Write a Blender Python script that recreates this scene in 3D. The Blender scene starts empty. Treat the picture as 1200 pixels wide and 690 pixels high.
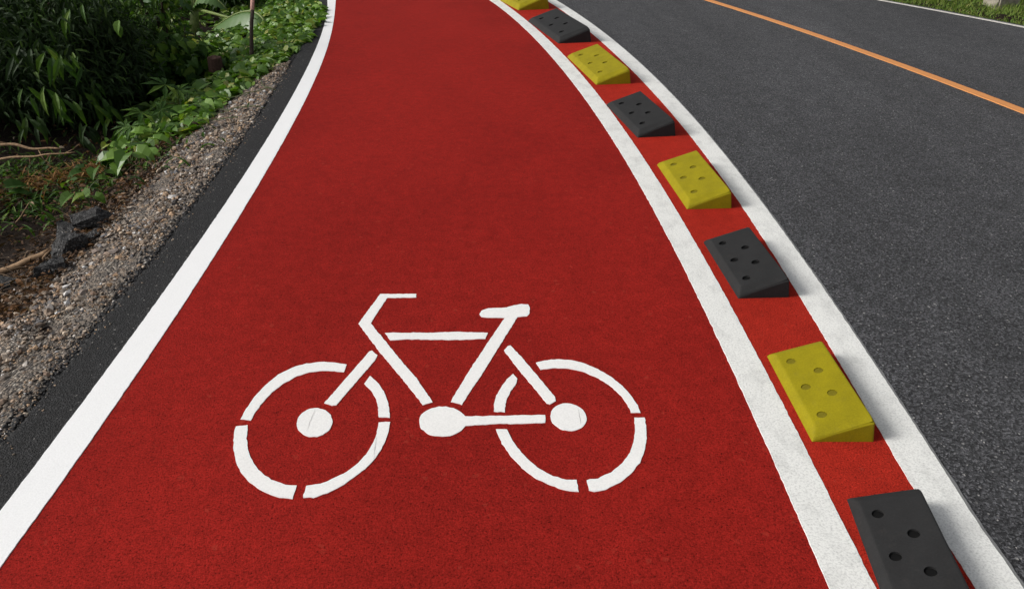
import bpy, bmesh, math, random
import numpy as np
from mathutils import Vector, Matrix, Euler, noise as mnoise

R = math.radians
rnd = random.Random(7)
rng = np.random.default_rng(11)
sc = bpy.context.scene
col = sc.collection

# ------------------------------------------------------------------ camera
cd = bpy.data.cameras.new('camera')
cam = bpy.data.objects.new('camera', cd)
col.objects.link(cam)
cam.location = (0, 0, 1.8)
cam.rotation_euler = (R(90 - 29.30), 0, 0)      # eye height, looking down the lane
cd.sensor_width = 36.0
cd.lens = 27.0
cd.clip_start = 0.05
cd.clip_end = 1000
sc.camera = cam

# ------------------------------------------------------------------ light: bright overcast
SUN_EL, SUN_AZ = 33.0, 264.0                     # compass angle, clockwise from the lane direction
w = bpy.data.worlds.new('World')
sc.world = w
w.use_nodes = True
nt = w.node_tree
sky = nt.nodes.new('ShaderNodeTexSky')
sky.sky_type = 'NISHITA'
sky.sun_disc = False
sky.sun_elevation = R(SUN_EL)
sky.sun_rotation = R(SUN_AZ)
sky.air_density = 1.0
sky.dust_density = 4.0
sky.ozone_density = 1.0
bw = nt.nodes.new('ShaderNodeRGBToBW')           # cloud cover: the sky light is mostly grey
mx = nt.nodes.new('ShaderNodeMix')
mx.data_type = 'RGBA'
mx.inputs[0].default_value = 0.82
nt.links.new(sky.outputs[0], bw.inputs[0])
nt.links.new(sky.outputs[0], mx.inputs[6])
nt.links.new(bw.outputs[0], mx.inputs[7])
nt.links.new(mx.outputs[2], nt.nodes['Background'].inputs[0])
nt.nodes['Background'].inputs[1].default_value = 0.085
sl = bpy.data.lights.new('sun', 'SUN')
sl.energy = 1.5
sl.angle = R(17)
sl.color = (1.0, 0.97, 0.92)
so = bpy.data.objects.new('sun', sl)
col.objects.link(so)
a = R(SUN_AZ)
sdir = Vector((math.sin(a) * math.cos(R(SUN_EL)), math.cos(a) * math.cos(R(SUN_EL)), math.sin(R(SUN_EL))))
so.rotation_euler = sdir.to_track_quat('Z', 'Y').to_euler()
so.location = (-6, -4, 9)
sc.view_settings.view_transform = 'Standard'
sc.view_settings.look = 'None'
sc.view_settings.gamma = 1.0
sc.view_settings.exposure = 0.74

# ------------------------------------------------------------------ materials
def nmat(name):
    m = bpy.data.materials.new(name)
    m.use_nodes = True
    return m, m.node_tree, m.node_tree.nodes['Principled BSDF']

def ramp(t, fac, stops, interp='LINEAR'):
    r = t.nodes.new('ShaderNodeValToRGB')
    r.color_ramp.interpolation = interp
    els = r.color_ramp.elements
    while len(els) < len(stops):
        els.new(0.5)
    for e, (p, c) in zip(els, stops):
        e.position = p
        e.color = (*c, 1) if len(c) == 3 else c
    t.links.new(fac, r.inputs[0])
    return r.outputs[0]

def noise(t, vec, scale, detail=4, rough=0.6):
    n = t.nodes.new('ShaderNodeTexNoise')
    n.inputs['Scale'].default_value = scale
    n.inputs['Detail'].default_value = detail
    n.inputs['Roughness'].default_value = rough
    if vec: t.links.new(vec, n.inputs['Vector'])
    return n.outputs['Fac']

def voro(t, vec, scale, out='Color', feature='F1'):
    n = t.nodes.new('ShaderNodeTexVoronoi')
    n.feature = feature
    n.inputs['Scale'].default_value = scale
    if vec: t.links.new(vec, n.inputs['Vector'])
    return n.outputs[out]

def mix(t, fac, a, b, mode='MIX'):
    n = t.nodes.new('ShaderNodeMix')
    n.data_type = 'RGBA'
    n.blend_type = mode
    for sock, v in ((n.inputs[0], fac), (n.inputs[6], a), (n.inputs[7], b)):
        if isinstance(v, (int, float)): sock.default_value = v
        elif isinstance(v, tuple): sock.default_value = (*v, 1)
        else: t.links.new(v, sock)
    return n.outputs[2]

def math_(t, op, a, b=0.0):
    n = t.nodes.new('ShaderNodeMath')
    n.operation = op
    for s, v in zip(n.inputs, (a, b)):
        if isinstance(v, (int, float)): s.default_value = v
        else: t.links.new(v, s)
    return n.outputs[0]

def coords(t, scale=(1, 1, 1), rot=0):
    tc = t.nodes.new('ShaderNodeTexCoord')
    mp = t.nodes.new('ShaderNodeMapping')
    mp.inputs['Scale'].default_value = scale
    mp.inputs['Rotation'].default_value = (0, 0, rot)
    t.links.new(tc.outputs['Object'], mp.inputs[0])
    return mp.outputs[0]

def bump(t, bs, h, strength, dist):
    b = t.nodes.new('ShaderNodeBump')
    b.inputs['Strength'].default_value = strength
    b.inputs['Distance'].default_value = dist
    t.links.new(h, b.inputs['Height'])
    t.links.new(b.outputs[0], bs.inputs['Normal'])

def asphalt(name, lo, hi, speck, speck_share, rough=0.82, wear=0.25, cs=145):
    m, t, bs = nmat(name)
    v = coords(t)
    cell = voro(t, v, cs)
    sep = t.nodes.new('ShaderNodeSeparateColor')
    t.links.new(cell, sep.inputs[0])
    grain = ramp(t, sep.outputs[0], [(0, lo), (0.3, tuple(c * 0.45 for c in hi)), (0.72, hi), (1, tuple(c * 2.1 for c in hi))])
    fine = noise(t, v, 210, 4, 0.7)
    c = mix(t, 0.75, grain, ramp(t, fine, [(0.32, (0.28,) * 3), (0.68, (1.7,) * 3)]), 'MULTIPLY')
    sp = ramp(t, sep.outputs[1], [(1 - speck_share, (0,) * 3), (1 - speck_share * 0.4, (1,) * 3)])
    c = mix(t, sp, c, speck)
    vs = coords(t, (1.8, 0.16, 1), R(8))
    streak = noise(t, vs, 1.3, 5, 0.6)
    c = mix(t, 1.0, c, ramp(t, streak, [(0.3, (1 - wear,) * 3), (0.7, (1 + wear,) * 3)]), 'MULTIPLY')
    blot = noise(t, v, 5, 5, 0.65)
    c = mix(t, 1.0, c, ramp(t, blot, [(0.3, (0.82,) * 3), (0.7, (1.15,) * 3)]), 'MULTIPLY')
    huge = noise(t, coords(t, (1, 0.5, 1), R(10)), 0.55, 4, 0.55)
    c = mix(t, 1.0, c, ramp(t, huge, [(0.32, (0.88,) * 3), (0.68, (1.12,) * 3)]), 'MULTIPLY')
    t.links.new(c, bs.inputs['Base Color'])
    bs.inputs['Roughness'].default_value = rough
    bs.inputs['Specular IOR Level'].default_value = 0.35
    h = math_(t, 'ADD', voro(t, v, cs, 'Distance'), fine)
    bump(t, bs, h, 0.8, 0.007)
    return m

def red_coat(name, tone):
    m, t, bs = nmat(name)
    v = coords(t)
    g = noise(t, v, 165, 4, 0.68)
    g2 = noise(t, v, 420, 2, 0.6)
    c = ramp(t, g, [(0.30, tuple(0.16 * c for c in tone)), (0.43, tuple(0.74 * c for c in tone)), (0.58, tone), (0.76, tuple(1.38 * c for c in tone))])
    c = mix(t, 0.5, c, ramp(t, g2, [(0.3, (0.5,) * 3), (0.7, (1.4,) * 3)]), 'MULTIPLY')
    big = noise(t, coords(t, (1, 0.45, 1)), 1.1, 5, 0.62)
    c = mix(t, 1.0, c, ramp(t, big, [(0.3, (0.91, 0.89, 0.89)), (0.7, (1.07, 1.05, 1.05))]), 'MULTIPLY')
    # wear: irregular soiled and faded patches
    wear = noise(t, coords(t, (1, 0.55, 1), R(14)), 0.75, 6, 0.66)
    c = mix(t, 1.0, c, ramp(t, wear, [(0.32, (0.84, 0.81, 0.83)), (0.52, (1.0, 1.0, 1.0)), (0.7, (1.09, 1.09, 1.08))]), 'MULTIPLY')
    mid = noise(t, v, 14, 4, 0.6)
    c = mix(t, 1.0, c, ramp(t, mid, [(0.3, (0.88,) * 3), (0.7, (1.1,) * 3)]), 'MULTIPLY')
    cell = voro(t, v, 60)
    sep = t.nodes.new('ShaderNodeSeparateColor')
    t.links.new(cell, sep.inputs[0])
    c = mix(t, ramp(t, sep.outputs[2], [(0.99, (0,) * 3), (0.998, (0.4,) * 3)]), c, (0.38, 0.05, 0.03))
    t.links.new(c, bs.inputs['Base Color'])
    bs.inputs['Roughness'].default_value = 0.85
    bs.inputs['Specular IOR Level'].default_value = 0.06
    bump(t, bs, math_(t, 'ADD', g, math_(t, 'MULTIPLY', g2, 0.5)), 0.7, 0.006)
    return m

def paint(name, base, dirt, speckle=0.3):
    m, t, bs = nmat(name)
    v = coords(t)
    n1 = noise(t, v, 130, 4, 0.7)
    n2 = noise(t, coords(t, (1, 0.6, 1)), 9, 6, 0.7)
    c = mix(t, ramp(t, n2, [(0.48, (0,) * 3), (0.78, (dirt,) * 3)]), base, tuple(b * 0.6 for b in base))
    c = mix(t, speckle, c, ramp(t, n1, [(0.3, (0.55,) * 3), (0.55, (1.0,) * 3)]), 'MULTIPLY')
    chip = noise(t, v, 30, 4, 0.6)
    c = mix(t, ramp(t, chip, [(0.765, (0,) * 3), (0.79, (0.8,) * 3)]), c, (0.05, 0.045, 0.045))
    t.links.new(c, bs.inputs['Base Color'])
    bs.inputs['Roughness'].default_value = 0.6
    bs.inputs['Specular IOR Level'].default_value = 0.3
    bump(t, bs, math_(t, 'ADD', n1, math_(t, 'MULTIPLY', n2, 0.5)), 0.25, 0.003)
    return m

def rubber(name, base, grain=0.25):
    m, t, bs = nmat(name)
    v = coords(t)
    n1 = noise(t, v, 180, 3)
    n2 = noise(t, v, 9, 4)
    c = mix(t, grain, base, ramp(t, n1, [(0.3, (0.5,) * 3), (0.7, (1.4,) * 3)]), 'MULTIPLY')
    c = mix(t, 1.0, c, ramp(t, n2, [(0.3, (0.86,) * 3), (0.75, (1.12,) * 3)]), 'MULTIPLY')
    dust = noise(t, v, 24, 5, 0.7)
    c = mix(t, ramp(t, dust, [(0.55, (0,) * 3), (0.8, (0.12,) * 3)]), c, (0.10, 0.085, 0.07))
    t.links.new(c, bs.inputs['Base Color'])
    bs.inputs['Roughness'].default_value = 0.7
    bs.inputs['Specular IOR Level'].default_value = 0.16
    bump(t, bs, n1, 0.25, 0.002)
    return m

def varied(name, stops, rough=0.6, spec=0.4, translucent=0.0, grain=None, vein=False):
    """each loose piece gets its own colour from the stops"""
    m, t, bs = nmat(name)
    g = t.nodes.new('ShaderNodeNewGeometry')
    oi = t.nodes.new('ShaderNodeObjectInfo')
    f = math_(t, 'FRACT', math_(t, 'ADD', g.outputs['Random Per Island'], oi.outputs['Random']))
    c = ramp(t, f, stops)
    if grain:
        n = noise(t, coords(t), grain, 4)
        c = mix(t, 0.8, c, ramp(t, n, [(0.3, (0.5,) * 3), (0.7, (1.4,) * 3)]), 'MULTIPLY')
    huge = noise(t, coords(t, (1, 0.5, 1), R(10)), 0.55, 4, 0.55)
    c = mix(t, 1.0, c, ramp(t, huge, [(0.32, (0.88,) * 3), (0.68, (1.12,) * 3)]), 'MULTIPLY')
    t.links.new(c, bs.inputs['Base Color'])
    bs.inputs['Roughness'].default_value = rough
    bs.inputs['Specular IOR Level'].default_value = spec
    if translucent:
        tr = t.nodes.new('ShaderNodeBsdfTranslucent')
        tc = mix(t, 1.0, c, (1.3, 1.5, 0.5), 'MULTIPLY')
        t.links.new(tc, tr.inputs[0])
        ms = t.nodes.new('ShaderNodeMixShader')
        ms.inputs[0].default_value = translucent
        t.links.new(bs.outputs[0], ms.inputs[1])
        t.links.new(tr.outputs[0], ms.inputs[2])
        t.links.new(ms.outputs[0], t.nodes['Material Output'].inputs[0])
    return m

M = {}
M['red'] = red_coat('red_coating', (0.345, 0.0175, 0.0125))
M['red_bright'] = red_coat('brighter_red_coating', (0.48, 0.029, 0.016))  # brighter, more orange red for the strip between the right lines
M['road'] = asphalt('road_asphalt', (0.011, 0.011, 0.0125), (0.072, 0.072, 0.077), (0.34, 0.33, 0.32), 0.012, wear=0.14)
M['shoulder'] = asphalt('shoulder_asphalt', (0.005, 0.005, 0.0055), (0.017, 0.0165, 0.0175), (0.2, 0.19, 0.18), 0.008)
M['tar'] = asphalt('tarry_asphalt', (0.006, 0.006, 0.007), (0.020, 0.020, 0.021), (0.12, 0.11, 0.10), 0.006)
M['lump'] = asphalt('old_lump_asphalt', (0.014, 0.014, 0.015), (0.050, 0.049, 0.049), (0.2, 0.19, 0.18), 0.03, 0.85)
M['white_bright'] = paint('bright_white_line_paint', (0.88, 0.88, 0.88), 0.08, 0.15)
M['white'] = paint('worn_white_line_paint', (0.82, 0.82, 0.79), 0.75, 0.75)
M['white_symbol'] = paint('symbol_white_paint', (0.86, 0.85, 0.83), 0.15, 0.25)
M['edge_shade'] = paint('grey_line_edge_shade', (0.20, 0.20, 0.20), 0.5, 0.6)
M['white_dull'] = paint('dull_white_line_paint', (0.56, 0.54, 0.50), 0.6, 0.7)
M['crack'] = paint('crack_dirt', (0.5, 0.49, 0.48), 0.2, 0.3)
M['orange'] = paint('orange_line_paint', (0.66, 0.275, 0.085), 0.25, 0.4)
M['black_rubber'] = rubber('black_rubber', (0.021, 0.021, 0.0215))
M['yellow_rubber'] = rubber('yellow_rubber', (0.245, 0.205, 0.004))
M['shaded_bolt_black'] = rubber('shaded_black_bolt', (0.0025, 0.0025, 0.0025))  # blacker than the body: shade inside the hole put into the colour
M['shaded_bolt_yellow'] = rubber('shaded_olive_bolt', (0.15, 0.125, 0.006))  # block yellow darkened to stand for the shade in its recess
M['gravel'] = varied('gravel_stone', [(0, (0.067, 0.061, 0.058)), (0.2, (0.237, 0.191, 0.151)), (0.38, (0.129, 0.129, 0.138)), (0.52, (0.435, 0.283, 0.170)),
                                      (0.66, (0.251, 0.205, 0.159)), (0.8, (0.160, 0.102, 0.070)), (0.92, (0.488, 0.395, 0.303)), (1, (0.589, 0.589, 0.589))], 0.8, 0.3, grain=120)
M['chunk'] = varied('old_asphalt', [(0, (0.035, 0.035, 0.036)), (1, (0.06, 0.06, 0.062))], 0.8, 0.35, grain=60)
M['tar_bits'] = varied('tarry_crumbs', [(0, (0.008, 0.008, 0.009)), (1, (0.03, 0.029, 0.03))], 0.75, 0.3)
M['leaf_dark'] = varied('dark_leaf', [(0, (0.014, 0.030, 0.009)), (0.6, (0.024, 0.048, 0.014)), (0.9, (0.036, 0.070, 0.018)), (1, (0.08, 0.13, 0.032))], 0.65, 0.2, 0.22)
M['leaf_mid'] = varied('mid_leaf', [(0, (0.028, 0.068, 0.013)), (0.5, (0.050, 0.110, 0.018)), (0.85, (0.085, 0.160, 0.022)), (1, (0.15, 0.22, 0.035))], 0.6, 0.18, 0.25)
M['leaf_bright'] = varied('bright_leaf', [(0, (0.055, 0.12, 0.016)), (0.4, (0.105, 0.215, 0.025)), (0.8, (0.17, 0.30, 0.038)), (0.93, (0.25, 0.33, 0.05)), (1, (0.34, 0.33, 0.08))], 0.45, 0.5, 0.25)
M['banana'] = varied('banana_leaf', [(0, (0.05, 0.11, 0.03)), (1, (0.09, 0.17, 0.045))], 0.4, 0.5, 0.2)
M['stem_green'] = varied('pale_green_stem', [(0, (0.16, 0.22, 0.06)), (1, (0.24, 0.28, 0.09))], 0.5, 0.4, grain=30)
M['stem'] = varied('plant_stem', [(0, (0.05, 0.07, 0.02)), (1, (0.09, 0.10, 0.035))], 0.7, 0.3)
M['bark'] = varied('bark', [(0, (0.028, 0.021, 0.016)), (1, (0.05, 0.036, 0.026))], 0.9, 0.2, grain=40)
M['stick'] = varied('dry_stick', [(0, (0.24, 0.155, 0.09)), (1, (0.34, 0.22, 0.13))], 0.85, 0.2, grain=50)
M['red_bark'] = varied('reddish_stump_wood', [(0, (0.07, 0.040, 0.032)), (1, (0.10, 0.055, 0.042))], 0.9, 0.2, grain=60)
M['dead_leaf'] = varied('dead_leaf', [(0, (0.03, 0.018, 0.012)), (0.5, (0.07, 0.038, 0.02)), (0.8, (0.13, 0.062, 0.025)), (0.95, (0.19, 0.11, 0.055)), (1, (0.36, 0.30, 0.22))], 0.8, 0.2, 0.1)
M['dry_grass'] = varied('dry_grass', [(0, (0.12, 0.055, 0.02)), (0.6, (0.26, 0.125, 0.04)), (1, (0.40, 0.24, 0.10))], 0.8, 0.2, 0.2)
M['twig'] = varied('dead_twig', [(0, (0.05, 0.035, 0.025)), (0.7, (0.11, 0.075, 0.05)), (1, (0.2, 0.14, 0.09))], 0.9, 0.2)
M['petal'] = varied('white_petal', [(0, (0.72, 0.72, 0.66)), (1, (0.80, 0.80, 0.76))], 0.6, 0.3, 0.2)
M['grass'] = varied('grass_blade', [(0, (0.09, 0.17, 0.022)), (0.6, (0.16, 0.25, 0.038)), (0.9, (0.24, 0.29, 0.06)), (1, (0.36, 0.32, 0.13))], 0.55, 0.4, 0.25)
M['concrete'] = varied('weathered_concrete', [(0, (0.26, 0.24, 0.20)), (1, (0.30, 0.27, 0.22))], 0.9, 0.2, grain=14)
M['pink_paint'] = varied('faded_pink_paint', [(0, (0.50, 0.26, 0.21)), (1, (0.55, 0.30, 0.25))], 0.7, 0.3, grain=40)
M['paper'] = varied('white_paper', [(0, (0.7, 0.7, 0.7)), (1, (0.75, 0.75, 0.75))], 0.7, 0.3)

def soil():
    m, t, bs = nmat('dark_soil')
    v = coords(t)
    n = noise(t, v, 22, 7, 0.7)
    c = ramp(t, n, [(0.25, (0.006, 0.005, 0.004)), (0.5, (0.018, 0.012, 0.009)), (0.68, (0.034, 0.023, 0.016)), (0.85, (0.07, 0.05, 0.036))])
    t.links.new(c, bs.inputs['Base Color'])
    bs.inputs['Roughness'].default_value = 0.95
    bs.inputs['Specular IOR Level'].default_value = 0.1
    bump(t, bs, n, 0.9, 0.03)
    return m
M['soil'] = soil()

def gravel_bed():
    m, t, bs = nmat('gravel_bed')
    v = coords(t)
    cell = voro(t, v, 75)
    sep = t.nodes.new('ShaderNodeSeparateColor')
    t.links.new(cell, sep.inputs[0])
    c = ramp(t, sep.outputs[0], [(0, (0.06, 0.052, 0.046)), (0.5, (0.17, 0.14, 0.115)), (0.85, (0.27, 0.215, 0.165)), (1, (0.42, 0.38, 0.33))])
    c = mix(t, 1.0, c, ramp(t, voro(t, v, 75, 'Distance'), [(0.2, (1.0,) * 3), (0.75, (0.35,) * 3)]), 'MULTIPLY')
    t.links.new(c, bs.inputs['Base Color'])
    bs.inputs['Roughness'].default_value = 0.9
    inv = math_(t, 'SUBTRACT', 1.0, voro(t, v, 75, 'Distance'))
    bump(t, bs, inv, 1.0, 0.012)
    return m
M['gravel_bed'] = gravel_bed()

# ------------------------------------------------------------------ helpers
def tag(o, label=None, cat=None, group=None, kind=None):
    if label: o['label'] = label
    if cat: o['category'] = cat
    if group: o['group'] = group
    if kind: o['kind'] = kind
    return o

def empty(name, loc, rz=0.0):
    o = bpy.data.objects.new(name, None)
    o.empty_display_size = 0.1
    col.objects.link(o)
    o.location = loc
    o.rotation_euler = (0, 0, rz)
    return o

def link(name, me, parent=None):
    o = bpy.data.objects.new(name, me)
    col.objects.link(o)
    if parent: o.parent = parent
    return o

def tri_mesh(name, V, T, m, smooth=False):
    V = np.asarray(V, dtype=np.float32).reshape(-1, 3)
    T = np.asarray(T, dtype=np.int32).reshape(-1, 3)
    me = bpy.data.meshes.new(name)
    me.vertices.add(len(V))
    me.vertices.foreach_set('co', V.ravel())
    me.loops.add(len(T) * 3)
    me.loops.foreach_set('vertex_index', T.ravel())
    me.polygons.add(len(T))
    me.polygons.foreach_set('loop_start', np.arange(0, len(T) * 3, 3, dtype=np.int32))
    me.polygons.foreach_set('loop_total', np.full(len(T), 3, dtype=np.int32))
    me.polygons.foreach_set('use_smooth', np.full(len(T), bool(smooth)))
    me.update(calc_edges=True)
    me.validate()
    me.materials.append(m)
    return me

def grid_mesh(name, P, m, smooth=True):
    """P: (n, k, 3) array of points"""
    n, k, _ = P.shape
    i = np.arange(n * k).reshape(n, k)
    a, b, c, d = i[:-1, :-1].ravel(), i[:-1, 1:].ravel(), i[1:, 1:].ravel(), i[1:, :-1].ravel()
    T = np.concatenate([np.stack([a, b, c], 1), np.stack([a, c, d], 1)])
    return tri_mesh(name, P.reshape(-1, 3), T, m, smooth)

def tube_bm(bm, pts, radii, seg=7, cap=True):
    rings = []
    pts = [Vector(p) for p in pts]
    for i, p in enumerate(pts):
        d = (pts[min(i + 1, len(pts) - 1)] - pts[max(i - 1, 0)]).normalized()
        q = d.to_track_quat('Z', 'Y')
        rings.append([bm.verts.new(p + q @ Vector((math.cos(2 * math.pi * k / seg) * radii[i], math.sin(2 * math.pi * k / seg) * radii[i], 0))) for k in range(seg)])
    for r0, r1 in zip(rings[:-1], rings[1:]):
        for k in range(seg):
            bm.faces.new((r0[k], r0[(k + 1) % seg], r1[(k + 1) % seg], r1[k]))
    if cap:
        bm.faces.new(rings[0][::-1])
        bm.faces.new(rings[-1])

def bm_mesh(bm, name, m, smooth=False):
    bmesh.ops.recalc_face_normals(bm, faces=bm.faces[:])
    me = bpy.data.meshes.new(name)
    bm.to_mesh(me)
    bm.free()
    me.materials.append(m)
    if smooth:
        for p in me.polygons: p.use_smooth = True
    return me

# ------------------------------------------------------------------ road geometry in metres
POLY = {
    'L1': [-1.0154025e-06, -7.9539924e-06, 0.0006097564, -0.014409819, 0.029219161, -1.6366502],
    'L2': [1.1922737e-05, -0.00041321806, 0.0053112632, -0.03982611, 0.093041771, -1.5633991],
    'R1': [-7.9664069e-06, 0.00025205199, -0.0029405734, 0.0040218746, 0.0071403391, 0.89087087],
    'R2': [9.1881246e-07, -2.9555495e-05, 0.00026537578, -0.012002469, 0.043732404, 0.99176535],
    'O1': [-1.7545641e-05, 0.00060572268, -0.0077130412, 0.031598138, -0.011312993, 1.2751495],
    'O2': [-9.3422921e-07, 4.9193056e-05, -0.00094862365, -0.004734676, 0.075042406, 1.3416918],
}

def curve(k):
    p = np.array(POLY[k])
    dp = np.polyder(p)
    x0, x1, s1 = np.polyval(p, 1.75), np.polyval(p, 12.3), np.polyval(dp, 12.2)
    def f(y):
        y = np.asarray(y, dtype=float)
        mid = np.polyval(p, np.clip(y, 1.75, 12.3))
        far = np.maximum(y - 12.3, 0)
        return mid + s1 * far - 0.018 * far ** 2
    return f
L1, L2, R1, R2, O1, O2 = [curve(k) for k in ('L1', 'L2', 'R1', 'R2', 'O1', 'O2')]
def par(a, b):
    def f(y):
        y = np.maximum(np.asarray(y, dtype=float), 0.0)
        y1 = np.minimum(y, 13.0)
        return a - b * y1 ** 2 - 2 * b * 13.0 * (y - y1) - 0.018 * (y - y1) ** 2
    return f
C2 = par(4.78, 0.0118)
C1 = lambda y: C2(y) - 0.11
E2 = par(8.35, 0.0185)
E1 = lambda y: E2(y) - 0.065
S = lambda y: L1(y) - 0.205                       # broken outer edge of the asphalt shoulder

def vnoise(y, f, seed):
    return np.array([mnoise.noise((float(v) * f, seed, 0.3)) for v in np.atleast_1d(y)])

def tz(x, y, rough=False):
    d = S(y) - np.asarray(x, dtype=float)
    z = np.interp(d, [-.01, 0, .5, 1.3, 3, 30], [-.06, -.025, -.135, -.415, -.44, -.5])
    dr = np.asarray(x, dtype=float) - E2(y)
    return np.where(dr > 0.02, np.interp(dr, [0, .06, .25, 2, 8], [-.06, -.02, 0.01, .03, .1]), z)

YS = np.concatenate([np.arange(-4, 14, 0.02), np.arange(14, 34.1, 0.25)])
def sheet(name, fl, fr, z, m, ncol=2, ys=YS, skirt=0.0, ji=0.0, seed=0.0, jf=60.0, kind='structure'):
    l, r = fl(ys), fr(ys)
    if ji:
        l = l + ji * (vnoise(ys, jf, seed) + 0.6 * vnoise(ys, jf * 0.22, seed + 3))
        r = r + ji * (vnoise(ys, jf, seed + 7) + 0.6 * vnoise(ys, jf * 0.22, seed + 9))
    cols = [np.stack([l + (r - l) * q, ys, np.full_like(ys, z)], 1) for q in np.linspace(0, 1, ncol)]
    if skirt:
        cl, cr = cols[0].copy(), cols[-1].copy()
        cl[:, 2] -= skirt; cr[:, 2] -= skirt
        cl[:, 0] -= 0.001; cr[:, 0] += 0.001
        cols = [cl] + cols + [cr]
    o = link(name, grid_mesh(name, np.stack(cols, 1), m, smooth=False))
    tag(o, kind=kind)
    return o

# ground: one sheet with the bank to the left and the verge to the right, out to the horizon
gx = np.concatenate([np.linspace(-400, -14, 10), np.arange(-13, -4, 0.25), np.arange(-4, -1.5, 0.04), np.arange(-1.3, 3.5, 0.4), np.arange(3.5, 10, 0.1), np.linspace(10.5, 400, 12)])
gy = np.concatenate([np.linspace(-400, -5, 8), np.arange(-4, 1, 0.25), np.arange(1, 13, 0.06), np.arange(13, 30, 0.4), np.linspace(31, 400, 10)])
X, Y = np.meshgrid(gx, gy)
yc = np.clip(Y, -4, 34)
Z = tz(X, yc)
d = S(yc) - X
bumpy = np.zeros_like(Z)
for i in range(Z.shape[0]):
    for j in range(Z.shape[1]):
        if (d[i, j] > 0.05 and X[i, j] > -14) or (X[i, j] > E2(yc[i, j]) + 0.1 and X[i, j] < 10):
            p = (X[i, j], Y[i, j], 0)
            bumpy[i, j] = 0.05 * mnoise.noise((p[0] * 2.2, p[1] * 2.2, 1)) + 0.022 * mnoise.noise((p[0] * 9, p[1] * 9, 4))
bumpy *= np.clip(np.where(d > 0, (d - 0.52) * 1.6, 1), 0, 1)
ground = link('ground', grid_mesh('ground', np.stack([X, Y, Z + bumpy], 2), M['soil']))
tag(ground, kind='structure')

sheet('road', lambda y: O1(y) + 0.05, lambda y: E2(y) + 0.10, 0.0, M['road'], 3, skirt=0.05)
sheet('shoulder', lambda y: S(y) + 0.035, lambda y: L1(y) + 0.05, 0.0, M['shoulder'], 3, skirt=0.01, ji=0.012, seed=2.1, jf=14)
def broken_edge():                                # the shoulder's crumbled black rim, sloping down into the gravel
    ys = np.arange(-4, 14, 0.012)
    rows = []
    wob = 0.040 * vnoise(ys, 2.3, 31) + 0.026 * vnoise(ys, 8, 33) + 0.012 * vnoise(ys, 30, 35)
    for k, q in enumerate(np.linspace(0, 1, 9)):
        xx = S(ys) + 0.075 + wob * q - 0.115 * q
        zz = np.interp(q, [0, .2, .6, 1], [-.008, -.007, -.018, -.055]) + (0.009 * vnoise(ys, 45, k * 3.1) + 0.006 * vnoise(ys, 110, k * 5.7)) * (0 if k < 3 else 1)
        rows.append(np.stack([xx, ys, zz], 1))
    tag(link('shoulder_rim', grid_mesh('shoulder_rim', np.stack(rows, 1), M['tar'], False)), kind='structure')
sheet('cycle_lane', lambda y: L1(y) + 0.06, lambda y: O2(y) - 0.05, 0.004, M['red'], 4, skirt=0.004)
sheet('buffer_strip', lambda y: R1(y) + 0.06, lambda y: O2(y) - 0.06, 0.0052, M['red_bright'], 3, skirt=0.004)
sheet('edge_line', L1, L2, 0.0068, M['white_bright'], 2, skirt=0.006, ji=0.002, seed=4.2, jf=70)
sheet('inner_line', R1, R2, 0.0068, M['white'], 2, skirt=0.006, ji=0.0028, seed=5.2, jf=85)
sheet('outer_line', O1, O2, 0.0068, M['white'], 2, skirt=0.006, ji=0.0028, seed=6.2, jf=85)
sheet('centre_line', C1, C2, 0.005, M['orange'], 2, skirt=0.005, ji=0.004, seed=8.2, jf=40)
sheet('far_edge_line', E1, E2, 0.005, M['white_dull'], 2, skirt=0.005, ji=0.005, seed=9.2, jf=30)

sheet('line_edge_shade', lambda y: O2(y) - 0.03, lambda y: O2(y) + 0.011, 0.0046, M['edge_shade'], 2, skirt=0.0046, ji=0.004, seed=12.2, jf=20)  # grey strip painting the thin shadow along the outer line's right edge
broken_edge()

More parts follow.
